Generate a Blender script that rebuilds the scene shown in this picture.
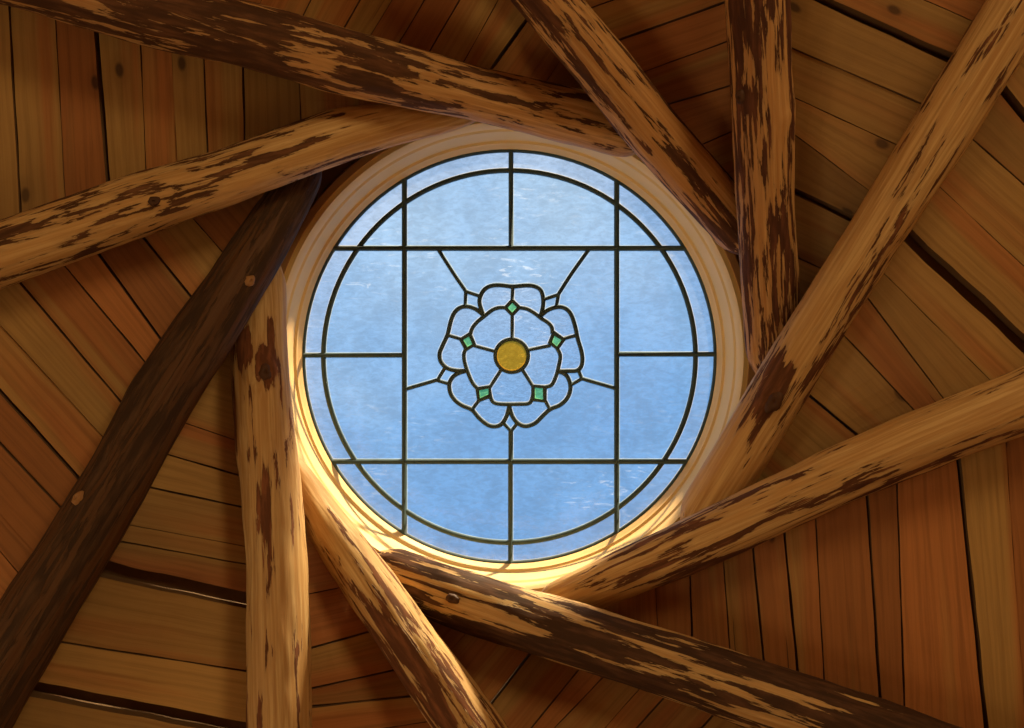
import bpy, bmesh, math, random
import numpy as np
from mathutils import Vector, Matrix, noise as mn
R = math.radians
C = bpy.context.scene.collection
scene = bpy.context.scene
for o in list(bpy.data.objects): bpy.data.objects.remove(o)

# ------------------------------------------------------------------ camera
F = 828.0                      # focal length in pixels of a 1024 px wide frame
CAMZ = 1.6
cd = bpy.data.cameras.new('camera'); cam = bpy.data.objects.new('camera', cd); C.objects.link(cam)
cd.sensor_width = 36; cd.lens = F/1024*36; cd.clip_start = .05
cam.location = (0, 0, CAMZ); cam.rotation_euler = (R(180), 0, 0)   # looking straight up into the roof
scene.camera = cam
vs = scene.view_settings
vs.view_transform = 'Standard'; vs.look = 'None'; vs.gamma = 1; vs.use_curve_mapping = False
vs.exposure = 0.0

# ------------------------------------------------------------------ sky
w = bpy.data.worlds.new('sky'); scene.world = w; w.use_nodes = True
nt = w.node_tree; N = nt.nodes; L = nt.links; N.clear()
out = N.new('ShaderNodeOutputWorld'); bg = N.new('ShaderNodeBackground'); L.new(bg.outputs[0], out.inputs[0])
tc = N.new('ShaderNodeTexCoord')
sep = N.new('ShaderNodeSeparateXYZ'); L.new(tc.outputs['Generated'], sep.inputs[0])
nz = N.new('ShaderNodeTexNoise'); nz.inputs['Scale'].default_value = 5; nz.inputs['Detail'].default_value = 6
nz.inputs['Roughness'].default_value = .55; L.new(tc.outputs['Generated'], nz.inputs['Vector'])
# the sky is paler towards the sun (-Y) and bluer away from it, with thin cloud veils
a1 = N.new('ShaderNodeMath'); a1.operation = 'MULTIPLY_ADD'; L.new(sep.outputs['Y'], a1.inputs[0]); a1.inputs[1].default_value = -1.5; a1.inputs[2].default_value = .13
a1b = N.new('ShaderNodeMath'); a1b.operation = 'MULTIPLY_ADD'; L.new(sep.outputs['X'], a1b.inputs[0]); a1b.inputs[1].default_value = -.35; L.new(a1.outputs[0], a1b.inputs[2])
a2 = N.new('ShaderNodeMath'); a2.operation = 'MULTIPLY_ADD'; L.new(nz.outputs[0], a2.inputs[0]); a2.inputs[1].default_value = .8; L.new(a1b.outputs[0], a2.inputs[2])
cr = N.new('ShaderNodeValToRGB'); L.new(a2.outputs[0], cr.inputs[0])
cr.color_ramp.elements[0].position = .05; cr.color_ramp.elements[0].color = (.12, .37, .78, 1)
cr.color_ramp.elements[1].position = 1.15 if False else 1.0; cr.color_ramp.elements[1].color = (.55, .76, 1.0, 1)
e = cr.color_ramp.elements.new(.5); e.color = (.225, .49, .88, 1)
L.new(cr.outputs[0], bg.inputs[0]); bg.inputs[1].default_value = 1.0

# ------------------------------------------------------------------ sun
def light(name, kind, loc, energy, color, **kw):
    d = bpy.data.lights.new(name, kind); d.energy = energy; d.color = color
    for k, v in kw.items(): setattr(d, k, v)
    o = bpy.data.objects.new(name, d); C.objects.link(o); o.location = loc; return o
SUN_TRAVEL = Vector((-.36, .80, -.50))
sun = light('sun', 'SUN', (0, -3, 8), 16.0, (1.0, .80, .50), angle=R(5))
sun.rotation_euler = SUN_TRAVEL.to_track_quat('-Z', 'Y').to_euler()

# lamps added at invented wall windows to light the roof (position angle, height, watts)
WALL_R = 2.62
ADDED_WINDOWS = [(-54, 1.25, 25), (126, 1.25, 6), (162, 1.25, 11)]
for ang, z, wt in ADDED_WINDOWS:
    a = R(ang)
    o = light('window_daylight', 'AREA', ((WALL_R-.16)*math.cos(a), (WALL_R-.16)*math.sin(a), z), wt, (1.0, .74, .36), shape='RECTANGLE', size=.9, size_y=.7)
    d = Vector((-math.cos(a), -math.sin(a), .25)); o.rotation_euler = d.to_track_quat('-Z', 'Y').to_euler()

# ------------------------------------------------------------------ helpers
def mesh_obj(name, verts, faces, mat=None, parent=None, smooth=False):
    me = bpy.data.meshes.new(name); me.from_pydata([tuple(v) for v in verts], [], faces); me.update()
    if smooth: me.polygons.foreach_set('use_smooth', [True]*len(me.polygons))
    o = bpy.data.objects.new(name, me); C.objects.link(o)
    if mat:
        for m in (mat if isinstance(mat, (list, tuple)) else [mat]): me.materials.append(m)
    if parent: o.parent = parent
    return o
def empty(name, loc=(0,0,0), parent=None):
    o = bpy.data.objects.new(name, None); C.objects.link(o); o.location = loc; o.empty_display_size = .1
    if parent: o.parent = parent
    return o
def tag(o, label=None, cat=None, group=None, kind=None):
    for k, v in (('label', label), ('category', cat), ('group', group), ('kind', kind)):
        if v: o[k] = v
    return o
def px(x, y, D):               # the point seen at pixel (x, y) at depth D above the camera
    return Vector(((x-512)/F*D, (y-364)/F*D, CAMZ+D))

class NT:                      # tiny node helper
    def __init__(s, name):
        s.m = bpy.data.materials.new(name); s.m.use_nodes = True; s.t = s.m.node_tree
        s.t.nodes.clear(); s.out = s.n('OutputMaterial')
    def n(s, kind, **kw):
        nd = s.t.nodes.new('ShaderNode'+kind)
        for k, v in kw.items():
            if k in nd.inputs: nd.inputs[k].default_value = v
            else: setattr(nd, k, v)
        return nd
    def l(s, a, b): s.t.links.new(a, b)
    def math(s, op, a, b=None, c=None, clamp=False):
        nd = s.t.nodes.new('ShaderNodeMath'); nd.operation = op; nd.use_clamp = clamp
        for i, v in enumerate((a, b, c)):
            if v is None: continue
            if isinstance(v, (int, float)): nd.inputs[i].default_value = v
            else: s.l(v, nd.inputs[i])
        return nd.outputs[0]
    def sstep(s, v, lo, hi):
        nd = s.t.nodes.new('ShaderNodeMapRange'); nd.interpolation_type = 'SMOOTHSTEP'
        s.l(v, nd.inputs[0]); nd.inputs[1].default_value = lo; nd.inputs[2].default_value = hi
        return nd.outputs[0]
    def mix(s, f, a, b):
        nd = s.t.nodes.new('ShaderNodeMix'); nd.data_type = 'RGBA'
        for i, v in ((0, f), (6, a), (7, b)):
            if isinstance(v, (int, float)): nd.inputs[i].default_value = v
            elif isinstance(v, tuple): nd.inputs[i].default_value = (*v[:3], 1)
            else: s.l(v, nd.inputs[i])
        return nd.outputs[2]
    def noise(s, vec, scale=1, detail=4, rough=.55, dist=0):
        nd = s.n('TexNoise'); nd.inputs['Scale'].default_value = scale; nd.inputs['Detail'].default_value = detail
        nd.inputs['Roughness'].default_value = rough; nd.inputs['Distortion'].default_value = dist
        s.l(vec, nd.inputs['Vector']); return nd.outputs[0]
    def mapping(s, vec, scale, loc=(0,0,0)):
        nd = s.n('Mapping'); s.l(vec, nd.inputs[0]); nd.inputs['Scale'].default_value = scale; nd.inputs['Location'].default_value = loc
        return nd.outputs[0]
    def principled(s, col, rough=.6, bump=None, bstr=.4, bdist=.004, spec=.3):
        p = s.n('BsdfPrincipled'); s.l(p.outputs[0], s.out.inputs[0])
        if isinstance(col, tuple): p.inputs['Base Color'].default_value = (*col[:3], 1)
        else: s.l(col, p.inputs['Base Color'])
        if isinstance(rough, (int, float)): p.inputs['Roughness'].default_value = rough
        else: s.l(rough, p.inputs['Roughness'])
        p.inputs['Specular IOR Level'].default_value = spec
        if bump is not None:
            b = s.n('Bump'); b.inputs['Strength'].default_value = bstr; b.inputs['Distance'].default_value = bdist
            s.l(bump, b.inputs['Height']); s.l(b.outputs[0], p.inputs['Normal'])
        return p

# ------------------------------------------------------------------ materials
def log_material(i, amount, wood, bark, streak=1.0, tip=0, patches=()):
    """peeled pole: pale sapwood with long torn patches of dark inner bark, run along local X"""
    m = NT('peeled_log_bark'); tcn = m.n('TexCoord'); ob = tcn.outputs['Object']
    off = (i*7.3, i*3.1, i*5.7)
    big = m.noise(m.mapping(ob, (1.6, 7, 7), off), 1, 2)
    n1 = m.noise(m.mapping(ob, (4.6*streak, 34, 34), off), 1, 6, .64, .5)
    n2 = m.noise(m.mapping(ob, (10*streak, 80, 80), off), 1, 5, .6, .4)
    v = m.math('ADD', m.math('MULTIPLY', n1, .60), m.math('MULTIPLY', n2, .40))
    v = m.math('ADD', v, m.math('MULTIPLY', m.math('SUBTRACT', big, .5), .28))
    thr = .60-amount*.16
    for (pc, lx, lr, st_) in patches:      # torn bark round a knot
        vm = m.n('VectorMath', operation='LENGTH')
        m.l(m.mapping(ob, (1/lx, 1/lr, 1/lr), (-pc[0]/lx, -pc[1]/lr, -pc[2]/lr)), vm.inputs[0])
        v = m.math('ADD', v, m.math('MULTIPLY', m.math('SUBTRACT', 1.0, m.sstep(vm.outputs['Value'], .35, 1.15)), st_))
    if tip:      # the hewn tip has lost its bark
        sx = m.n('SeparateXYZ'); m.l(ob, sx.inputs[0]); v = m.math('SUBTRACT', v, m.math('MULTIPLY', m.sstep(sx.outputs[0], tip-.34, tip-.10), .09))
    mask = m.sstep(v, thr, thr+.016)
    fringe = m.sstep(v, thr-.05, thr+.01)
    grain = m.noise(m.mapping(ob, (3, 150, 150), off), 1, 5, .6, .3)
    blot = m.noise(m.mapping(ob, (3, 10, 10), off), 1, 4, .6)
    w2 = tuple(c*f for c, f in zip(wood, (.66, .52, .40)))
    base = m.mix(m.sstep(grain, .30, .72), w2, wood)
    w3 = tuple(c*f for c, f in zip(wood, (.78, .62, .48)))
    base = m.mix(m.math('MULTIPLY', m.sstep(blot, .42, .68), .75), base, w3)
    b2 = tuple(c*2.3 for c in bark)
    bk = m.mix(m.sstep(m.noise(m.mapping(ob, (14, 90, 90), off), 1, 4), .4, .75), bark, b2)
    fr = tuple(a*.45+b*.9 for a, b in zip(wood, bark))
    col = m.mix(m.math('MULTIPLY', fringe, .55), base, fr)
    col = m.mix(mask, col, bk)
    # thin drying checks
    ck = m.noise(m.mapping(ob, (1.3, 75, 75), (i*2.2, 3, 9)), 1, 3, .5, .2)
    ckm = m.math('MULTIPLY', m.sstep(ck, .70, .73), .7)
    col = m.mix(ckm, col, bark)
    h = m.math('ADD', m.math('MULTIPLY', mask, .9), m.math('MULTIPLY', grain, .35))
    h = m.math('SUBTRACT', h, m.math('MULTIPLY', ckm, .8))
    m.principled(col, m.math('MULTIPLY_ADD', mask, .2, .6), h, .6, .004, .2)
    return m.m

def board_material():
    m = NT('larch_board'); uv = m.n('UVMap'); uv.uv_map = 'board'; u = uv.outputs[0]
    at = m.n('Attribute'); at.attribute_name = 'tint'; at.attribute_type = 'GEOMETRY'
    s = m.n('SeparateColor'); m.l(at.outputs['Color'], s.inputs[0])
    grain = m.noise(m.mapping(u, (2.5, 95, 1)), 1, 6, .62, .35)
    fine = m.noise(m.mapping(u, (9, 420, 1)), 1, 3, .6)
    band = m.noise(m.mapping(u, (.9, 15, 1)), 1, 3, .5, .3)
    sel = m.math('ADD', m.math('MULTIPLY', m.math('SUBTRACT', band, .5), 2.2), s.outputs[0])
    sap = (.44, .245, .075); heart = (.44, .165, .048)
    base = m.mix(m.sstep(sel, .25, .75), sap, heart)
    dark = m.mix(m.sstep(sel, .25, .75), (.24, .12, .036), (.22, .080, .024))
    col = m.mix(m.math('MULTIPLY', m.sstep(grain, .42, .75), .55), base, dark)
    col = m.mix(m.math('MULTIPLY', m.sstep(fine, .45, .8), .30), col, dark)
    # growth ring lines drifting along the board
    wv = m.n('TexWave'); wv.bands_direction = 'Y'; wv.inputs['Scale'].default_value = 14; wv.inputs['Distortion'].default_value = 3.5
    wv.inputs['Detail'].default_value = 3; wv.inputs['Detail Scale'].default_value = .7
    m.l(m.mapping(u, (.35, 1, 1)), wv.inputs['Vector'])
    col = m.mix(m.math('MULTIPLY', m.sstep(wv.outputs[0], .72, .98), .22), col, dark)
    # knots, sparse
    vo = m.n('TexVoronoi'); vo.voronoi_dimensions = '2D'; vo.inputs['Scale'].default_value = 1; m.l(m.mapping(u, (3.4, 6.0, 1)), vo.inputs['Vector'])
    vs_ = m.n('SeparateColor'); m.l(vo.outputs['Color'], vs_.inputs[0])
    kk = m.math('MULTIPLY', m.math('SUBTRACT', 1.0, m.sstep(vo.outputs['Distance'], .025, .06)), m.math('GREATER_THAN', vs_.outputs[0], .62))
    ring = m.math('MULTIPLY', m.math('SUBTRACT', 1.0, m.sstep(vo.outputs['Distance'], .06, .14)), m.math('GREATER_THAN', vs_.outputs[0], .62))
    col = m.mix(m.math('MULTIPLY', ring, .35), col, dark)
    col = m.mix(m.math('MULTIPLY', kk, .8), col, (.05, .022, .01))
    # short cracks and grime
    ck = m.noise(m.mapping(u, (1.7, 60, 1), (3, 8, 0)), 1, 2, .5, .25)
    ckm = m.math('MULTIPLY', m.sstep(ck, .725, .745), .75)
    col = m.mix(ckm, col, (.03, .014, .006))
    gr = m.noise(m.mapping(m.n('TexCoord').outputs['Object'], (2.2, 2.2, 2.2)), 1, 5, .6)
    col = m.mix(m.math('MULTIPLY', m.sstep(gr, .45, .75), .35), col, (.16, .085, .035))
    val = m.math('MULTIPLY_ADD', s.outputs[1], .38, .80)
    hsv = m.n('HueSaturation'); m.l(col, hsv.inputs['Color']); m.l(val, hsv.inputs['Value']); hsv.inputs['Saturation'].default_value = 1.0
    h = m.math('SUBTRACT', m.math('MULTIPLY', grain, .4), ckm)
    m.principled(hsv.outputs[0], .65, h, .35, .003, .25)
    return m.m
BOARD = board_material()

def plain(name, col, rough=.7, nscale=8, amt=.25, bump=.2):
    m = NT(name); o = m.n('TexCoord').outputs['Object']
    n = m.noise(o, nscale, 5, .6)
    c = m.mix(m.math('MULTIPLY', n, amt*2), col, tuple(k*.55 for k in col))
    m.principled(c, rough, n, bump, .004); return m.m
MAT_CURB = plain('pale_laminated_wood', (.88, .60, .25), .55, 5, .12, .08)
MAT_LIP = plain('curb_edge_wood', (.50, .26, .11), .6, 9, .2)
MAT_COLLAR = plain('collar_board', (.34, .145, .055), .7, 6, .3)
MAT_DECK = plain('dark_roof_deck', (.07, .042, .020), .9, 10, .4)
MAT_WANE = plain('dark_waney_edge', (.20, .105, .045), .85, 30, .45, .5)
MAT_WALL = plain('lime_plaster', (.62, .46, .30), .9, 3, .15)
MAT_FLOOR = plain('warm_wood_floor', (.42, .24, .11), .6, 4, .25)
MAT_FRAME = plain('timber_window_frame', (.35, .2, .09), .5, 12, .2)
MAT_LEAD = None
m = NT('lead_came'); o_ = m.n('TexCoord').outputs['Object']
m.principled(m.mix(m.noise(o_, 60, 4), (.045, .075, .085), (.075, .11, .115)), .75, m.noise(o_, 120, 3), .3, .001, .15); MAT_LEAD = m.m

def glass_material(name, tint, dusty=.10, hammered=0.0, dust_col=(.85, .88, .95)):
    """thin leaded glass: clear to sky and sun, with a weathered dusty film that catches the sun"""
    m = NT(name); o = m.n('TexCoord').outputs['Object']
    tr = m.n('BsdfTransparent')
    cloud = m.noise(o, 9, 5, .6, .6)
    seedy = m.noise(m.mapping(o, (45, 95, 45)), 1, 4, .6, .5)
    k = m.math('ADD', m.math('MULTIPLY', cloud, .5), m.math('MULTIPLY', seedy, .5))
    if hammered:
        hm = m.noise(m.mapping(o, (70, 150, 70)), 1, 2, .5, 1.5)
        k = m.math('ADD', m.math('MULTIPLY', k, 1-hammered), m.math('MULTIPLY', hm, hammered))
    d = tuple(c*.74 for c in tint)
    m.l(m.mix(m.sstep(k, .36, .66), d, tint), tr.inputs[0])
    df = m.n('BsdfTranslucent'); df.inputs[0].default_value = (*dust_col, 1)
    scr = m.noise(m.mapping(o, (16, 60, 16), (4, 2, 0)), 1, 5, .62, 1.6)
    spk = m.noise(o, 170, 2, .6)
    patch = m.sstep(m.noise(m.mapping(o, (3.5, 3.5, 3.5), (1.3, .4, 0)), 1, 3), .45, .7)
    f = m.math('MULTIPLY', m.sstep(scr, .55, .70), patch)
    f = m.math('ADD', f, m.math('MULTIPLY', m.sstep(spk, .70, .78), .8))
    f = m.math('MULTIPLY_ADD', f, dusty*1.6, dusty*.25, clamp=True)
    mx = m.n('MixShader'); m.l(f, mx.inputs[0]); m.l(tr.outputs[0], mx.inputs[1]); m.l(df.outputs[0], mx.inputs[2])
    gl = m.n('BsdfGlossy'); gl.inputs['Roughness'].default_value = .08
    mg = m.n('MixShader'); mg.inputs[0].default_value = .03
    m.l(mx.outputs[0], mg.inputs[1]); m.l(gl.outputs[0], mg.inputs[2]); m.l(mg.outputs[0], m.out.inputs[0])
    return m.m
GL_CLEAR = glass_material('clear_blue_glass', (.88, .95, .98), .13)
GL_BORDER = glass_material('pale_border_glass', (1.0, .93, .93), .14)
GL_PETAL = glass_material('hammered_petal_glass', (1.0, .96, .96), .10, .7)
GL_GREEN = glass_material('green_glass', (.40, 1.0, .36), .12, .4, (.30, .95, .42))
GL_AMBER = glass_material('amber_glass', (1.0, .42, .03), .32, .3, (1.0, .58, .04))
GL_SEPAL = glass_material('pale_sepal_glass', (1.0, 1.0, .97), .12)
m = NT('putty_film'); t_ = m.n('BsdfTransparent'); d_ = m.n('BsdfTranslucent'); d_.inputs[0].default_value = (.9, .88, .82, 1)
x_ = m.n('MixShader'); x_.inputs[0].default_value = .13; m.l(t_.outputs[0], x_.inputs[1]); m.l(d_.outputs[0], x_.inputs[2]); m.l(x_.outputs[0], m.out.inputs[0])
MAT_PUTTY = m.m

# ------------------------------------------------------------------ log data
# centre line seen from the middle of the floor: x, y, width (all in 1024 px), outer end first
LOGS = [
 ('A', [(0,255,61),(140,205,61),(233,175,53),(341,135,51),(400,122,40),(445,119,28),(482,112,16)]),
 ('B', [(30,-24,66),(150,12,64),(240,32,63),(341,61,64),(409,78,57),(475,94,50),(542,110,53),(589,121,54),(642,137,50),(672,148,40)]),
 ('C', [(547,0,54),(598,62,55),(648,125,54),(700,183,53),(740,230,50),(765,262,40)]),
 ('D', [(757,0,64),(760,67,61),(763,123,61),(763.5,183,57),(767,243,56),(770,303,55),(771,350,50),(772,382,42)]),
 ('E', [(987,58,60),(934,143,60),(869,243,51),(783,383,54),(728,475,52),(690,532,44)]),
 ('F', [(1023,401,62),(922,440,59),(849,470,57),(762,512,54),(683,549,52),(625,573,47),(580,593,44),(535,611,36)]),
 ('G', [(960,762,68),(882,735,67),(759,695,65),(683,669,64),(625,651,61),(575,635,62),(529,621,60),(475,604,60),(425,587,56),(385,568,46),(350,552,34)]),
 ('H', [(470,728,60),(444,692,58),(409,642,54),(374,592,52),(329,528,42),(305,490,32),(286,456,24)]),
 ('I', [(280,728,63),(278.5,635,63),(277,560,59),(271,485,59),(266,440,57),(262,393,56),(259,356,55),(262,310,46),(269,280,32),(272,262,22)]),
 ('J', [(41,605,70),(71,558,65),(115,485,62),(165,393,63),(200,340,62),(233,290,56),(262,243,52),(282,211,46),(302,178,38),(322,146,24)]),
]
CX, CY = 510.0, 357.0
D0, SL = 1.695, .416
class Log: pass
logs = []
for nm, st in LOGS:
    g = Log(); g.name = nm; P = np.array(st, float); n = len(P)
    c = P[:, :2].mean(0); U, S, Vt = np.linalg.svd(P[:, :2]-c); d = Vt[0]
    if d @ (P[0, :2]-P[-1, :2]) < 0: d = -d            # d points outward (down the roof)
    g.d = d; g.n = np.array([-d[1], d[0]])
    g.p0 = c + d*((np.array([CX, CY])-c) @ d)          # foot of the skylight centre on the axis
    g.su = (P[:, :2]-g.p0) @ d; g.sv = (P[:, :2]-g.p0) @ g.n; g.sw = P[:, 2]
    o = np.argsort(g.su); g.su, g.sv, g.sw = g.su[o], g.sv[o], g.sw[o]
    g.a = 1/D0; g.b = SL/(F*D0); logs.append(g)
def isect(p, d, q, e):
    A = np.array([[d[0], -e[0]], [d[1], -e[1]]]); s = np.linalg.solve(A, np.asarray(q)-np.asarray(p)); return s
for k in range(10):
    g, h = logs[k], logs[(k+1) % 10]; s = isect(g.p0, g.d, h.p0, h.d); g.uc = s[0]; h.uprev = s[1]
for g in logs:                 # hewn tips stop on the back of the next pole, short of its middle
    lo = g.uc+dict(A=12, F=18, I=20, J=8, H=14).get(g.name, 24)
    if g.su[0] < lo:
        nv, nw = float(np.interp(lo, g.su, g.sv)), float(np.interp(lo, g.su, g.sw)); kp_ = g.su > lo
        g.su = np.concatenate([[lo], g.su[kp_]]); g.sv = np.concatenate([[nv], g.sv[kp_]]); g.sw = np.concatenate([[nw], g.sw[kp_]])
def wpx(g, u): return float(np.interp(u, g.su, g.sw))
# depths: every pole lies on the next one round the ring
x = np.array([v for g in logs for v in (g.a, g.b)]); x0 = x.copy()
sc_ = np.array([.02, .00006]*10)
for it in range(30):
    rows, rhs = [], []
    for k in range(10):
        g, h = logs[k], logs[(k+1) % 10]; i, j = 2*k, 2*((k+1) % 10)
        wg = x[i]+x[i+1]*g.uc; wh = x[j]+x[j+1]*h.uprev
        Dg, Dh = 1/wg, 1/wh
        need = 1.19*(max(wpx(g, g.uc), wpx(g, g.uc+45))*Dg + wpx(h, h.uprev)*Dh)/2/F
        r = np.zeros(20); r[i] = -Dg*Dg; r[i+1] = -Dg*Dg*g.uc; r[j] = Dh*Dh; r[j+1] = Dh*Dh*h.uprev
        rows.append(r*1000); rhs.append((need-(Dg-Dh))*1000)
    for i in range(20):
        r = np.zeros(20); r[i] = 1/sc_[i % 2]; rows.append(r); rhs.append((x0[i]-x[i])/sc_[i % 2])
    dx = np.linalg.lstsq(np.array(rows), np.array(rhs), rcond=None)[0]; x += dx
for k, g in enumerate(logs):
    g.a, g.b = x[2*k], x[2*k+1]
def Dep(g, u): return 1/(g.a+g.b*u)
def axis(g, u, extra=0.0):
    v = float(np.interp(u, g.su, g.sv)); p = g.p0+g.d*u+g.n*v
    return px(p[0], p[1], Dep(g, u)+extra)
def rad(g, u):
    if u <= g.su[-1]: return wpx(g, u)*Dep(g, u)/F/2
    r1 = g.sw[-1]*Dep(g, g.su[-1])/F/2
    t = (axis(g, u)-axis(g, g.su[-1])).length
    return r1*(1+.03*t)
# parametrise far outer part by straight 3D extension
for g in logs:
    ue = g.su[-1]; g.pe = axis(g, ue); q = px(*(g.p0+g.d*(ue)), Dep(g, ue)); q2 = px(*(g.p0+g.d*(ue-150)), Dep(g, ue-150)); g.dir = (q-q2).normalized()
    g.R = rad(g, ue)

# name: label, bark amount, wood colour, bark colour, streakiness
W1 = (.72, .46, .19); W2 = (.66, .38, .15)
LOGINFO = {
 'A': ('rafter log with its pale end tucked under another log above the skylight, upper left', .52, W1, (.085, .034, .013), 1),
 'B': ('streaky brown rafter log running along the top of the skylight from the upper left corner', .64, W2, (.075, .030, .012), 1.0),
 'C': ('short-looking rafter log with dark stripes slanting down to the right above the skylight', .70, W2, (.075, .028, .012), .9),
 'D': ('upright rafter log right of the skylight with ragged dark bark down its middle', .68, W2, (.075, .026, .012), .75),
 'E': ('long pale rafter log from the top right corner down past the right of the skylight', .52, W1, (.10, .036, .014), .8),
 'F': ('pale rafter log with thin dark flecks reaching in from the right edge, below the skylight', .62, W1, (.10, .036, .014), .7),
 'G': ('rafter log with large dark bark patches and a sunlit top running under the skylight', .88, W1, (.060, .026, .012), .7),
 'H': ('sunlit pale rafter log slanting from the bottom left of the skylight to the bottom edge', .52, W1, (.12, .042, .016), .8),
 'I': ('upright pale yellow rafter log with a dark knot beside the left of the skylight', .26, (.66, .42, .18), (.13, .045, .018), .8),
 'J': ('dark brown barked rafter log slanting from the left of the skylight to the lower left', .70, (.13, .060, .024), (.050, .024, .011), .55),
}
KNOTS = {  # pixel, radius(px), height
 'I': [(263, 372, 17, .35)], 'J': [(252, 280, 8, .3)], 'D': [(738, 96, 10, .3), (788, 118, 7, .4)],
 'E': [(770, 398, 12, .25)], 'C': [(640, 62, 8, .2)], 'A': [(155, 203, 8, .2)],
}
KNOT_PARTS = {  # pixel, half length, half width, pale?
 'I': [(265, 370, 9, 7, 0)], 'J': [(252, 281, 6, 5, 1), (75, 498, 8, 6, 1)], 'D': [(739, 97, 8, 6, 0)], 'E': [(772, 400, 12, 8, 0)], 'A': [(155, 203, 6, 5, 0)], 'G': [(452, 600, 8, 5, 0)],
}
MAT_KNOT = plain('dark_knot_wood', (.10, .040, .016), .7, 60, .4, .5)
MAT_KNOT_PALE = plain('pale_knot_wood', (.42, .20, .07), .6, 60, .3, .4)
rng = random.Random(4)
PATCHES = {'I': [(264, 368, .065, .030, .30), (246, 352, .06, .026, .30), (270, 330, .05, .012, .2)], 'E': [(776, 388, .07, .028, .15)], 'D': [(740, 98, .04, .02, .17)]}
log_objs = {}
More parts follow.
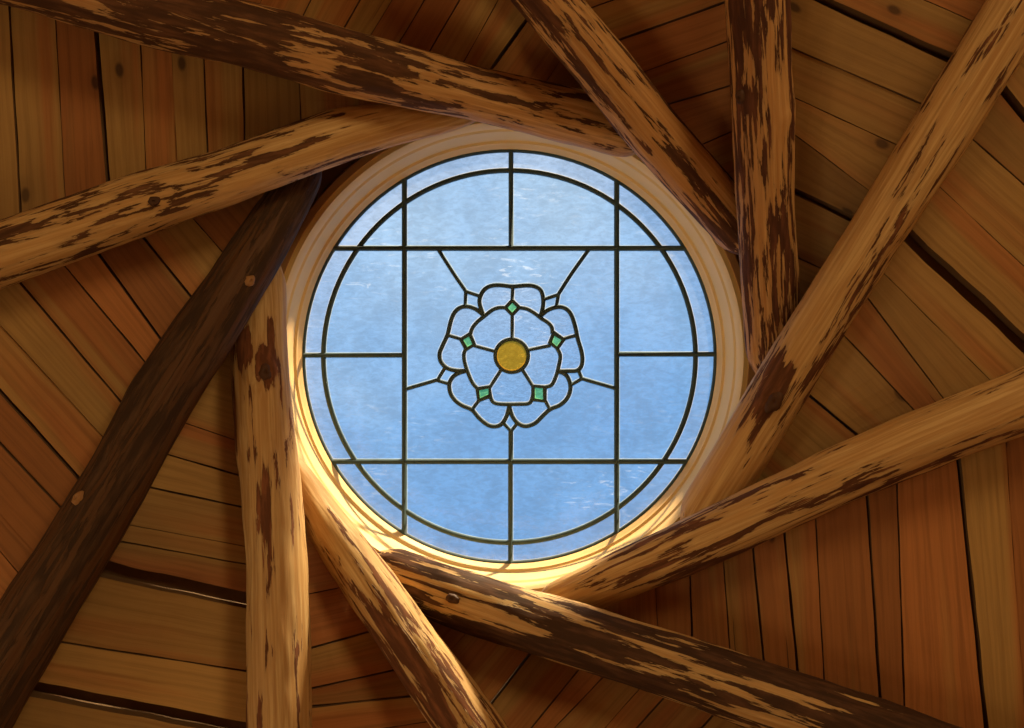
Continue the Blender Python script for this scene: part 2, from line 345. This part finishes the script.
for k, g in enumerate(logs):
    lab, amt, wood, bark, stk = LOGINFO[g.name]
    # stations in 3D: dense where the photo looks, sparse out to the wall
    us = list(np.arange(g.su[0], g.su[-1], 4.0)) + [g.su[-1]]
    pts = [(axis(g, u), rad(g, u)) for u in us]
    # smooth the polyline a little
    for _ in range(12):
        pts = [pts[0]] + [((pts[i-1][0]+pts[i][0]*2+pts[i+1][0])/4, (pts[i-1][1]+2*pts[i][1]+pts[i+1][1])/4) for i in range(1, len(pts)-1)] + [pts[-1]]
    t = 0; wob = rng.random()*6
    while Vector((pts[-1][0].x, pts[-1][0].y)).length < WALL_R+.12:
        t += .03; pts.append((g.pe+g.dir*t, g.R*(1+.03*t)))
    g.pend = pts[-1][0]
    origin = pts[-1][0]; xax = (pts[0][0]-origin).normalized()
    zax = (Vector((0, 0, 1))-xax*xax.z).normalized(); yax = zax.cross(xax)
    M = Matrix((xax, yax, zax)).transposed().to_4x4(); M.translation = origin; Mi = M.inverted()
    pts = pts[::-1]; NS = 56; verts = []; faces = []; n = len(pts); seed = k*13.7
    for i, (p, r) in enumerate(pts):
        q = Mi @ p
        endf = 1.0
        j = n-1-i                              # rings from the inner tip: rounded, hewn end
        if j < 6: endf = .62+.38*math.sin((j/6)*math.pi/2)
        for s in range(NS):
            a = 2*math.pi*s/NS; ca, sa = math.cos(a), math.sin(a)
            rr = r*endf*(1 + .065*mn.noise(Vector((q.x*3.2+seed, ca*.9, sa*.9))) + .028*mn.noise(Vector((q.x*11+seed, ca*2.4, sa*2.4))))
            rr += .0022*mn.noise(Vector((q.x*16+seed, ca*7, sa*7)))
            verts.append(Vector((q.x, q.y+rr*ca, q.z+min(rr*sa, .88*r))))     # the back is hewn flat to carry the boards
    for i in range(n-1):
        for s in range(NS):
            a, b = i*NS+s, i*NS+(s+1) % NS; faces.append((a, b, b+NS, a+NS))
    faces.append(tuple(range(NS-1, -1, -1))); faces.append(tuple((n-1)*NS+s for s in range(NS)))
    for (kx, ky, kr, kh) in KNOTS.get(g.name, []):
        u = (np.array([kx, ky])-g.p0) @ g.d; D = Dep(g, u); kp = Mi @ px(kx, ky, D-rad(g, u)*.85); rr = kr*D/F
        ax = Mi @ axis(g, u)
        for vi, v in enumerate(verts):
            dd = (v-kp).length
            if dd < rr*1.8:
                f = math.exp(-(dd/rr)**2*1.4); nrm = Vector((0, v.y-ax.y, v.z-ax.z)).normalized()
                dent = math.exp(-(dd/rr)**2*9)
                verts[vi] = v+nrm*rr*kh*(f-1.0*dent)
    mat = log_material(k+1, amt, wood, bark, stk, (pts[0][0]-pts[-1][0]).length if g.name in 'AEFHI' else 0,
        [(Mi @ px(x_, y_, Dep(g, (np.array([x_, y_])-g.p0) @ g.d)-.045), lx_, lr_, st_) for (x_, y_, lx_, lr_, st_) in PATCHES.get(g.name, [])])
    g.surf = verts
    o = mesh_obj('log_rafter', verts, faces, mat, smooth=True); o.matrix_world = M
    tag(o, lab, 'rafter', 'log rafters crossed in a ring around the skylight'); log_objs[g.name] = o
    g.M = M
    for (kx, ky, rx, ry, col) in KNOT_PARTS.get(g.name, []):
        # nearest surface point of the log seen along the ray through the knot
        D = Dep(g, (np.array([kx, ky])-g.p0) @ g.d); ray = (Mi.to_3x3() @ px(kx, ky, 1.0)-Mi.to_3x3() @ Vector((0, 0, CAMZ))).normalized(); eye = Mi @ Vector((0, 0, CAMZ))
        best = None
        for v in verts:
            t_ = (v-eye).dot(ray); off = (v-eye-ray*t_).length
            if off < .006 and (best is None or t_ < best[0]): best = (t_, v)
        if best is None: print('no knot hit', g.name); continue
        c = best[1]; u = max(min((np.array([kx, ky])-g.p0) @ g.d, g.su[-1]), g.su[0]); axp = Mi @ axis(g, u); nr = Vector((0, c.y-axp.y, c.z-axp.z)).normalized(); tv = nr.cross(Vector((1, 0, 0))).normalized()
        kv, kf = [], []; a_ = rx*D/F; b_ = ry*D/F; rl = rad(g, u); NR = 6; NA = 20
        for i_ in range(NR+1):
            f = i_/NR
            for j_ in range(NA):
                t_ = 2*math.pi*j_/NA; w_ = 1+.35*mn.noise(Vector((math.cos(t_)*1.6, math.sin(t_)*1.6, kx)))
                xx = math.cos(t_)*f*a_*w_; yy = math.sin(t_)*f*b_*w_
                drop = rl-math.sqrt(max(rl*rl-yy*yy, 0)); hh = .007*(1-f**2.2)-.006*math.exp(-(f/.3)**2)+.001-.004*(f > .99)
                kv.append(c+Vector((1, 0, 0))*xx+tv*yy+nr*(hh-drop))
        for i_ in range(NR):
            for j_ in range(NA):
                q = i_*NA+j_; q2 = i_*NA+(j_+1) % NA; kf.append((q, q+NA, q2+NA, q2))
        kn = mesh_obj('knot', kv, kf, MAT_KNOT_PALE if col else MAT_KNOT, o, True); kn['label'] = 'small pale orange knot' if col else 'dark sunken knot'

# ------------------------------------------------------------------ ceiling boards
# joints between boards for each sector: x1,y1, x2,y2, gap px ; listed from the skylight outward
SEAMS = {
 'A': [(300,85,302,120,1),(243,67,245,137,2.2),(204,60,208,150,1.3),(172,57,177,158,1),(140,45,145,165,1.2),(95,33,107,183,4),(55,30,64,200,.6),(10,43,19,213,1.6),(-35,40,-26,220,1.5)],
 'B': [(560,60,535,100,1),(524,23,494,65,3),(492,10,462,64,1),(459,0,430,50,1.2),(424,0,399,42,1.4),(395,-6,368,38,.8),(359,0,343,28,2.5),(320,-20,300,20,1.2),(280,-35,255,10,1)],
 'C': [(697,146,738,128,1),(669,103,727,86,1.6),(642,72,725,42,1.6),(615,41,724,2,1.6),(590,8,720,-38,1.6),(560,-22,720,-78,2)],
 'D': [(790,254,830,272,1),(794,190,852,218,7),(795,135,869,190,.8),(795,97,895,143,1.8),(792,47,922,103,.7),(825,0,952,58,9),(860,-30,990,28,1.2),(880,-70,1020,-10,2)],
 'E': [(809,395,842,423,3.5),(845,336,915,411,1.6),(882,316,945,400,1.0),(915,303,992,380,1.2),(912,238,1023,340,14),(950,195,1028,268,1),(975,140,1050,205,1.5),(1005,90,1035,127,10),(1015,30,1060,75,2)],
 'F': [(655,575,657,620,1),(690,577,692,638,2),(724,565,730,648,1.3),(754,555,764,660,1.8),(785,533,798,672,3.2),(817,518,825,682,1.6),(869,498,881,700,2.6),(899,493,905,707,2),(962,485,984,702,4),(1008,470,1026,720,1),(1050,460,1070,730,2)],
 'G': [(470,628,432,672,.8),(529,655,492,702,3.6),(575,675,532,728,1.4),(599,682,555,728,1.4),(640,690,600,735,.8),(662,702,622,746,1.8),(715,715,670,765,2)],
 'H': [(318,592,352,585,1),(312,648,341,640,2.2),(312,689,399,670,2.2),(312,707,409,697,1.6),(312,740,430,722,2),(312,775,470,750,2)],
 'I': [(190,425,236,440,1),(167,455,230,473,2.2),(150,488,243,508,1.8),(123,524,247,548,.8),(123,542,247,565,1.6),(108,570,248,602,17),(63,643,247,672,1.6),(37,690,247,731,15),(10,735,247,780,2),(-30,790,247,840,3)],
 'J': [(195,222,230,262,1),(147,243,190,296,2.4),(97,251,162,340,2.8),(65,265,147,363,1.4),(25,286,120,400,2.0),(0,323,90,423,1.6),(0,391,75,476,3.4),(0,443,57,505,2),(-20,490,30,548,1),(0,553,20,577,1.6),(-60,570,-10,620,2)],
}
ceiling = empty('ceiling', (0, 0, CAMZ+1.4)); tag(ceiling, 'larch board ceiling fanning out behind the ring of logs', kind='structure')
Ci = Vector(ceiling.location)
GOFF, GADD, GS = 1.05, .012, .0003
brng = random.Random(11)
BIAS = dict(A=.15, B=.35, C=.35, D=-.05, E=.05, F=.22, G=.2, H=.25, I=-.12, J=.35)   # more yellow sapwood or more orange heartwood
for k, g in enumerate(logs):
    h = logs[(k+1) % 10]
    verts, faces, tints, uvs = [], [], [], []
    ends = []
    Ap = isect(g.p0, g.d, h.p0, h.d)     # apex
    def end_at(l, u):
        uu = max(min(u, l.su[-1]), -1e9)
        if u <= l.su[-1]:
            return axis(l, u, rad(l, u)*1.04+.004)
        return None
    ug0, uh0 = Ap[0]+6, Ap[1]+6
    L_ = [('px', ug0, uh0, 0)]
    for (x1, y1, x2, y2, gp) in SEAMS[g.name]:
        p = np.array([x1, y1], float); d = np.array([x2-x1, y2-y1], float); d /= np.linalg.norm(d)
        ug = isect(g.p0, g.d, p, d)[0]; uh = isect(h.p0, h.d, p, d)[0]
        if ug < ug0 or uh < uh0: print('seam inside apex', g.name, x1, y1, ug-ug0, uh-uh0); continue
        L_.append(('px', ug, uh, gp))
    def pt(l, u, least=0.0):          # pixel parameter to 3D point on the log back; straight on beyond the data
        D = Dep(l, u); p = l.p0+l.d*u; v = float(np.interp(u, l.su, l.sv)); p = p+l.n*v
        return px(p[0], p[1], max(D + (rad(l, u) if u <= l.su[-1] else l.R)*GOFF+GADD, least))
    seam = []
    for (_, ug, uh, gp) in L_:
        pa = pt(g, ug); seam.append((pa, pt(h, uh, pa.z-CAMZ-GS*(ug-ug0)), gp, Dep(g, ug)))
    a, b = seam[-1][0].copy(), seam[-1][1].copy()
    while min(Vector((a.x, a.y)).length, Vector((b.x, b.y)).length) < 2.85:
        st = brng.uniform(.09, .15)
        a = a+g.dir*st; b = b+h.dir*st*1.0; seam.append((a.copy(), b.copy(), brng.choice([1.5, 2, 2, 5]), 1.3))
    for i in range(len(seam)-1):
        a0, b0, g0, d0 = seam[i]; a1, b1, g1, d1 = seam[i+1]
        da = (a1-a0); db = (b1-b0)
        if da.length < .006 or db.length < .006: print('thin', g.name, i, da.length, db.length)
        def sh(p, dv, amount): return p + dv.normalized()*min(amount, dv.length*.4) if dv.length > 1e-6 else p
        q0, q1 = g0*d0/F/2, g1*d1/F/2
        A0, B0 = sh(a0, da, q0), sh(b0, db, q0); A1, B1 = sh(a1, -da, q1), sh(b1, -db, q1)
        wd = ((A1-A0).length+(B1-B0).length)/2; ln = ((B0-A0).length+(B1-A1).length)/2
        nseg = max(3, int(ln/.025)); tint = (brng.random()*.65+BIAS[g.name], brng.random(), brng.random()); vo = brng.random()*40; uo = brng.random()*20
        base = len(verts); dz = brng.uniform(0, .006)
        sd = brng.random()*50
        for s in range(nseg+1):
            f = s/nseg; e0 = A0.lerp(B0, f); e1 = A1.lerp(B1, f); cr_ = (e1-e0); cw = cr_.length; cn = cr_/max(cw, 1e-6)
            j0 = (.0012+q0*.13)*mn.noise(Vector((f*ln*14, sd, 1))); j1 = (.0012+q1*.13)*mn.noise(Vector((f*ln*14, sd, 7)))
            e0 = e0+cn*j0; e1 = e1+cn*j1
            for zt in (dz, dz+.024):
                verts += [e0+Vector((0, 0, zt))-Ci, e1+Vector((0, 0, zt))-Ci]
                uvs += [(uo+f*ln, vo), (uo+f*ln, vo+wd)]
        for s in range(nseg):
            q = base+s*4; r_ = q+4
            for fc in ((q, q+1, r_+1, r_), (q+2, r_+2, r_+3, q+3), (q, r_, r_+2, q+2), (q+1, q+3, r_+3, r_+1)):
                faces.append(fc); tints.append(tint)
        faces.append((base, base+2, base+3, base+1)); tints.append(tint)
        e_ = base+nseg*4; faces.append((e_, e_+1, e_+3, e_+2)); tints.append(tint)
    nb = len(faces); edge = [i for i, f in enumerate(faces) if (f[1]-f[0] == 4 and f[3]-f[0] == 2) or (f[1]-f[0] == 2 and f[2]-f[0] == 6 and f[3]-f[0] == 4 and (f[0]-1) % 4 == 0)]
    for (a0, b0, gp, dd) in seam:          # waney-edged cover boards lying over the wide gaps
        if gp < 5: continue
        i = [q for q in range(len(seam)) if seam[q][0] is a0][0]
        nx = seam[i+1] if i+1 < len(seam) else seam[i-1]; sg = 1 if i+1 < len(seam) else -1
        va = (nx[0]-a0).normalized()*sg*.035; vb = (nx[1]-b0).normalized()*sg*.035; base = len(verts); up = Vector((0, 0, .034-Ci.z)) ; up = Vector((-Ci.x, -Ci.y, .034-Ci.z))
        for (zz) in (0, .02):
            for q in (a0-va, b0-vb, b0+vb, a0+va): verts.append(q+up+Vector((0, 0, zz))); uvs.append(((q-a0).length, (q-b0).length*.01))
        for f in ((0,1,2,3), (7,6,5,4), (0,4,5,1), (1,5,6,2), (2,6,7,3), (3,7,4,0)): faces.append(tuple(base+j for j in f)); tints.append((0, 0, 0))
    o = mesh_obj('board_panel', verts, faces, [BOARD, MAT_WANE], ceiling)
    for p in o.data.polygons[nb:]: p.material_index = 1
    for i in edge: o.data.polygons[i].material_index = 1
    me = o.data; me.uv_layers.new(name='board'); me.color_attributes.new('tint', 'FLOAT_COLOR', 'CORNER')
    ul = me.uv_layers['board']; ca = me.color_attributes['tint']
    for p in me.polygons:
        for li in p.loop_indices:
            ul.data[li].uv = uvs[me.loops[li].vertex_index]; ca.data[li].color = (*tints[p.index], 1)

# dark roof deck above the boards: a shallow cone, closed
def lathe(name, prof, mat, parent=None, center=(0, 0), n=128, smooth=True, closed=True, sharp=None):
    verts, faces = [], []; m_ = len(prof)
    for i in range(n):
        a = 2*math.pi*i/n
        for r, z in prof: verts.append((center[0]+r*math.cos(a), center[1]+r*math.sin(a), z))
    for i in range(n):
        for j in range(m_ if closed else m_-1):
            a, b = i*m_+j, i*m_+(j+1) % m_; c, d = ((i+1) % n)*m_+(j+1) % m_, ((i+1) % n)*m_+j
            faces.append((a, d, c, b))
    o = mesh_obj(name, verts, faces, mat, parent, smooth)
    if smooth:
        me = o.data; bm = bmesh.new(); bm.from_mesh(me)
        for e in bm.edges:
            if len(e.link_faces) == 2 and e.calc_face_angle(0) > R(28): e.smooth = False
        bmesh.ops.recalc_face_normals(bm, faces=bm.faces); bm.to_mesh(me); bm.free()
    return o
DG = 2.0; ZG = CAMZ+DG
GC = px(509.5, 356.5, DG); gx, gy = GC.x, GC.y
RG = 208/F*DG
deck = lathe('roof_deck', [(RG+.045, 3.56-Ci.z), (3.0, 2.76-Ci.z), (3.0, 2.81-Ci.z), (RG+.045, 3.61-Ci.z)], MAT_DECK, ceiling, (gx, gy), 96)

# collar board round the opening
ZL = CAMZ+1.835                         # bottom of the curb
collar = lathe('collar_board', [(RG+.028, ZL+.035-Ci.z), (.80, ZL+.015-Ci.z), (.80, ZL+.033-Ci.z), (RG+.028, ZL+.053-Ci.z)], MAT_COLLAR, ceiling, (gx, gy))

# ------------------------------------------------------------------ skylight
win = empty('window_1', (gx, gy, ZG)); tag(win, 'round leaded skylight with a rose in the middle, set in a pale wooden ring', kind='structure')
fr = lathe('window_frame', [(RG-.004, ZL+.16-ZG+.0), (RG-.004, -.012), (RG+.001, -.022), (RG+.003, -.030), (RG+.0035, -.034), (RG+.009, -.038), (RG+.010, -.110), (RG+.014, -.116),
        (RG+.012, ZL-ZG+.012), (RG+.017, ZL-ZG), (RG+.030, ZL-ZG), (RG+.040, ZL-ZG+.006), (RG+.045, ZL-ZG+.02), (RG+.045, .02), (RG-.004, .02)][1:], MAT_CURB, win, n=160)
lip = lathe('trim_lip', [(RG+.028, ZL-ZG-.004), (RG+.044, ZL-ZG-.002), (RG+.052, ZL-ZG+.012), (RG+.048, ZL-ZG+.036), (RG+.028, ZL-ZG+.036)], MAT_LIP, win, n=160)

# leaded light: coordinates in the glass plane
S = DG/F
def g2(x, y, z=0.0): return Vector(((x-509.5)*S, (y-356.5)*S, z))
def zr(pts): return [(420+a/4.044, 260+b/4.044) for a, b in pts]
def catmull(pts, n=8, closed=False):
    P = [np.array(p, float) for p in pts]; out = []
    m_ = len(P); rng_ = range(m_ if closed else m_-1)
    for i in rng_:
        if closed: p0, p1, p2, p3 = P[(i-1) % m_], P[i], P[(i+1) % m_], P[(i+2) % m_]
        else: p0, p1, p2, p3 = P[max(i-1, 0)], P[i], P[i+1], P[min(i+2, m_-1)]
        for j in range(n):
            t = j/n; out.append(.5*((2*p1)+(-p0+p2)*t+(2*p0-5*p1+4*p2-p3)*t*t+(-p0+3*p1-3*p2+p3)*t**3))
    if not closed: out.append(P[-1])
    return [tuple(p) for p in out]
came_v, came_f = [], []; putty_v, putty_f = [], []
def strip(V, Fc, pts, wpx_, zb, zt, closed=False, rounded=True):
    """half-round lead strip along a pixel polyline; zb = on the glass, zt = crown towards the room"""
    P = [np.array(p, float) for p in pts]; n = len(P); base = len(V)
    prof = [(-1, 0), (-.93, .55), (-.55, .95), (0, 1.05), (.55, .95), (.93, .55), (1, 0)] if rounded else [(-1, 0), (-1, 1), (1, 1), (1, 0)]
    m_ = len(prof)
    for i in range(n):
        if closed: t = P[(i+1) % n]-P[(i-1) % n]
        else: t = P[min(i+1, n-1)]-P[max(i-1, 0)]
        t = t/np.linalg.norm(t); nn = np.array([-t[1], t[0]])
        if 0 < i < n-1 or closed:
            t1 = P[i]-P[(i-1) % n]; t1 = t1/np.linalg.norm(t1); cosh = max(abs(np.dot(nn, np.array([-t1[1], t1[0]]))), .5)
        else: cosh = 1
        for a, b in prof:
            q = P[i]+nn*a*wpx_/2/cosh; V.append(g2(q[0], q[1], zb+(zt-zb)*b))
    for i in range(n if closed else n-1):
        for j in range(m_):
            a, b = base+i*m_+j, base+i*m_+(j+1) % m_; c, d = base+((i+1) % n)*m_+(j+1) % m_, base+((i+1) % n)*m_+j
            Fc.append((a, b, c, d))
    if not closed:
        Fc.append(tuple(base+j for j in range(m_))); Fc.append(tuple(base+(n-1)*m_+j for j in reversed(range(m_))))
def lead(pts, w_, closed=False, zoff=0.0):
    strip(came_v, came_f, pts, w_*1.22, 0.001, -.0075-zoff, closed)
    strip(putty_v, putty_f, pts, w_+2.0, -.0005, -.0014, closed, False)
def circ(r, n=120, cx=509.5, cy=356.5): return [(cx+r*math.cos(2*math.pi*i/n), cy+r*math.sin(2*math.pi*i/n)) for i in range(n)]
RB = 186.0
lead(circ(RB), 4.0, True); lead(circ(206.8), 4.6, True, .001)
def chord_v(x, y0=None, y1=None, r=206):
    h_ = math.sqrt(r*r-(x-509.5)**2); return [(x, 356.5-h_ if y0 is None else y0), (x, 356.5+h_ if y1 is None else y1)]
def chord_h(y, x0=None, x1=None, r=206):
    h_ = math.sqrt(r*r-(y-356.5)**2); return [(509.5-h_ if x0 is None else x0, y), (509.5+h_ if x1 is None else x1, y)]
for ln_, w_ in ((chord_v(404.5), 4.3), (chord_v(616.7), 4.3), (chord_h(248.3), 4.3), (chord_h(461.5), 4.3), (chord_v(511, None, 248), 4.0), (chord_v(510.5, 462, None), 4.0),
                (chord_h(355.2, None, 404), 4.0), (chord_h(354.2, 617, None), 4.0), ([(510.8, 430), (510.8, 462)], 4.0)):
    lead(ln_, w_, False, .0015)
for ln_ in ([(438, 249), (454, 274), (466, 291.5)], [(588.5, 250), (572, 273), (558.5, 294)], [(405, 389.3), (437, 380)], [(581.5, 378.5), (616, 388.5)]):
    lead(catmull(ln_, 5), 3.2)
WR = 3.3
outline = [(375,107),(325,102),(290,104),(262,118),(245,145),(241,175),(256,222), (224,198),(190,188),(160,194),(138,215),(124,250),(112,300),(92,345),(80,375),(81,402),(92,422),(112,438),(140,446),(184,449),
           (155,458),(132,474),(119,500),(122,535),(140,565),(170,588),(210,606),(240,640),(275,667),(305,673),(330,663),(350,632),(361,592),
           (374,632),(396,660),(428,672),(465,660),(495,632),(526,604),(565,587),(593,562),(607,530),(607,500),(596,472),(578,456),(562,450),
           (600,449),(634,447),(652,430),(657,400),(652,365),(638,318),(628,270),(612,222),(590,197),(560,190),(520,201),(488,226),
           (497,190),(498,155),(488,122),(462,106),(425,103)]
breaks = [0, 6, 19, 32, 45, 57]       # corners where the outer petals meet
op = zr(outline); OUT = []
idx = [6, 19, 32, 45, 57]
for q in range(5):
    i0, i1 = idx[q], idx[(q+1) % 5]
    seq = op[i0:i1+1] if i1 > i0 else op[i0:]+op[:i1+1]
    c_ = catmull(seq, 5); lead(c_, WR+.3); OUT += c_[:-1]
inner = [(373,166),(400,192), (432,198),(462,214),(490,236),(516,252),(533,272),(534,300), (552,322), (556,352),(567,385),(562,425),(550,470),(532,505),(506,514), (503,540),
         (460,545),(452,568),(438,580),(400,583),(330,583),(300,577),(288,562),(284,540), (240,545),(232,520),(212,496),(192,450),(180,410),(178,375),(190,352), (188,325),(210,303),(212,275),(232,250),(262,226),(290,204),(318,193),(347,193)]
for seq in ([(400,192),(432,198),(462,214),(490,236),(516,252),(533,272),(535,298)], [(553,355),(567,385),(562,425),(550,470),(532,505),(504,514)],
            [(457,545),(450,570),(436,581),(400,583),(330,583),(300,577),(288,562),(284,545)], [(234,521),(212,496),(192,450),(180,410),(178,378),(188,357)], [(204,300),(212,275),(232,250),(262,226),(290,204),(318,193),(347,193)]):
    lead(catmull(zr(seq), 6), WR)
DI = [[(373,163),(402,192),(373,222),(345,193)], [(165,321),(202,298),(220,342),(188,361)], [(541,294),(582,322),(555,358),(525,334)], [(231,521),(281,512),(285,549),(238,568)], [(457,509),(505,513),(505,571),(457,565)]]
for dd in DI: lead(zr(dd), WR-.3, True)
for a, b in (((373,220),(373,322)), ((217,346),(308,371)), ((528,346),(436,364)), ((283,514),(328,444)), ((458,513),(414,444)), ((375,107),(373,165)), ((110,303),(166,320)), ((632,305),(580,318)),
             ((210,605),(237,570)), ((526,605),(507,570)),
             ((185,127),(241,146)), ((185,127),(183,188)), ((560,140),(498,160)), ((560,140),(551,190)), ((100,437),(70,487)), ((70,487),(124,503)), ((640,445),(655,480)), ((655,480),(607,507)),
             ((333,655),(368,692)), ((368,692),(394,660)), ((561,452),(590,462)), ((98,435),(112,438))):
    lead(zr([a, b]), WR-.3)
am = zr([(371, 387)])[0]
lead(circ(67/4.044, 48, *am), 3.2, True, .001)
came = mesh_obj('lead_came', came_v, came_f, MAT_LEAD, win, True); came['label'] = 'dark lead strips between the panes'
put = mesh_obj('putty_line', putty_v, putty_f, MAT_PUTTY, win)

# glass: border ring, field with a rose-shaped opening, rose petals, green diamonds, amber centre
def ring_pane(name, r0, r1, mat, n=120, z=0.0):
    c0, c1 = circ(r0, n), circ(r1, n); v = [g2(*p, z) for p in c0]+[g2(*p, z) for p in c1]
    return mesh_obj(name, v, [(i, (i+1) % n, n+(i+1) % n, n+i) for i in range(n)], mat, win)
ring_pane('border_pane', RB, 208.5, GL_BORDER)['label'] = 'pale narrow panes around the rim'
rc = zr([(371, 387)])[0]
ang = lambda p: math.atan2(p[1]-rc[1], p[0]-rc[0])
OUT.sort(key=ang); n = len(OUT)
v = [g2(*p) for p in OUT]
for p in OUT:
    d = np.array(p)-np.array(rc); d /= np.linalg.norm(d); q = np.array(rc)-np.array((509.5, 356.5))
    bq = q @ d; t = -bq+math.sqrt(bq*bq-(q @ q)+RB*RB); e = np.array(rc)+d*t; v.append(g2(*e))
fld = mesh_obj('field_pane', v, [(i, (i+1) % n, n+(i+1) % n, n+i) for i in range(n)], GL_CLEAR, win); fld['label'] = 'light blue background panes'
v = [g2(*rc)]+[g2(*p) for p in OUT]
mesh_obj('petal_pane', v, [(0, 1+i, 1+(i+1) % n) for i in range(n)], GL_PETAL, win)['label'] = 'rippled clear petals of the rose'
for dd in DI:
    q = zr(dd); mesh_obj('green_pane', [g2(*p, -.0022) for p in q]+[g2(*p, -.0002) for p in q], [(0,1,2,3)], GL_GREEN, win)['label'] = 'small green glass diamond'
c_ = circ(67/4.044, 48, *am); mesh_obj('amber_pane', [g2(*p, -.0022) for p in c_], [tuple(range(48))], GL_AMBER, win)['label'] = 'amber round centre of the rose'

# ------------------------------------------------------------------ round room below the roof
FL = lathe('floor', [(0.001, -.05), (WALL_R+.15, -.05), (WALL_R+.15, 0), (.001, 0)], MAT_FLOOR, None, (0, 0), 60, False); tag(FL, 'warm brown timber floor of the round room', kind='structure')
ztop = min((g.pend.z-g.R*1.2) for g in logs)-.02
print('wall top', round(ztop, 3), 'end z', [round(g.pend.z, 2) for g in logs])
NW = 10
sides = ['north', 'north_east', 'east', 'south_east', 'south', 'south_west', 'west', 'north_west', 'porch', 'garden']
def boxv(V, Fc, x0, x1, y0, y1, z0, z1, Mx):
    b = len(V)
    for z in (z0, z1):
        for (xx, yy) in ((x0, y0), (x1, y0), (x1, y1), (x0, y1)): V.append(Mx @ Vector((xx, yy, z)))
    for f in ((0,3,2,1), (4,5,6,7), (0,1,5,4), (1,2,6,5), (2,3,7,6), (3,0,4,7)): Fc.append(tuple(b+i for i in f))
half = WALL_R*math.tan(math.pi/NW)
wn = 2
for s in range(NW):
    deg = -54+36*s; a = R(deg)
    Mx = Matrix.Rotation(a, 4, 'Z') @ Matrix.Translation((WALL_R, 0, 0))     # local x outward, y along the wall
    V, Fc = [], []
    if any(abs(((deg-wa+180) % 360)-180) < 1 for wa, _, _ in ADDED_WINDOWS):
        boxv(V, Fc, 0, .2, -half, -.5, 0, ztop, Mx); boxv(V, Fc, 0, .2, .5, half, 0, ztop, Mx)
        boxv(V, Fc, 0, .2, -.5, .5, 0, .85, Mx); boxv(V, Fc, 0, .2, -.5, .5, 1.65, ztop, Mx)
        we = empty('window_%d' % wn, Mx @ Vector((.1, 0, .85))); tag(we, kind='structure'); wn += 1  # unseen window invented to go with its added lamp
        I = Matrix.Translation(-we.location) @ Mx
        v2, f2 = [], []
        for (y0, y1, z0, z1) in ((-.5, -.45, .85, 1.65), (.45, .5, .85, 1.65), (-.45, .45, .85, .9), (-.45, .45, 1.6, 1.65), (-.02, .02, .9, 1.6)): boxv(v2, f2, .06, .12, y0, y1, z0, z1, I)
        mesh_obj('window_frame', v2, f2, MAT_FRAME, we)
        v2, f2 = [], []; boxv(v2, f2, .085, .09, -.46, .46, .89, 1.61, I); mesh_obj('glass_pane', v2, f2, GL_BORDER, we)
    else:
        boxv(V, Fc, 0, .2, -half, half, 0, ztop, Mx)
    o = mesh_obj('wall_'+sides[s], V, Fc, MAT_WALL); tag(o, kind='structure')
# board closing the gap between wall head and roof
ev = lathe('trim_eaves', [(WALL_R+.40, ztop-.25), (WALL_R+.42, ztop-.25), (WALL_R+.42, 2.93), (WALL_R+.40, 2.93)], MAT_DECK, None, (0, 0), 60, False); tag(ev, kind='structure')
for k, g in enumerate(logs): print(g.name, 'D0 %.3f slope %.3f R %.3f uc %.0f' % (1/g.a, g.b*F/g.a, g.R, g.uc))
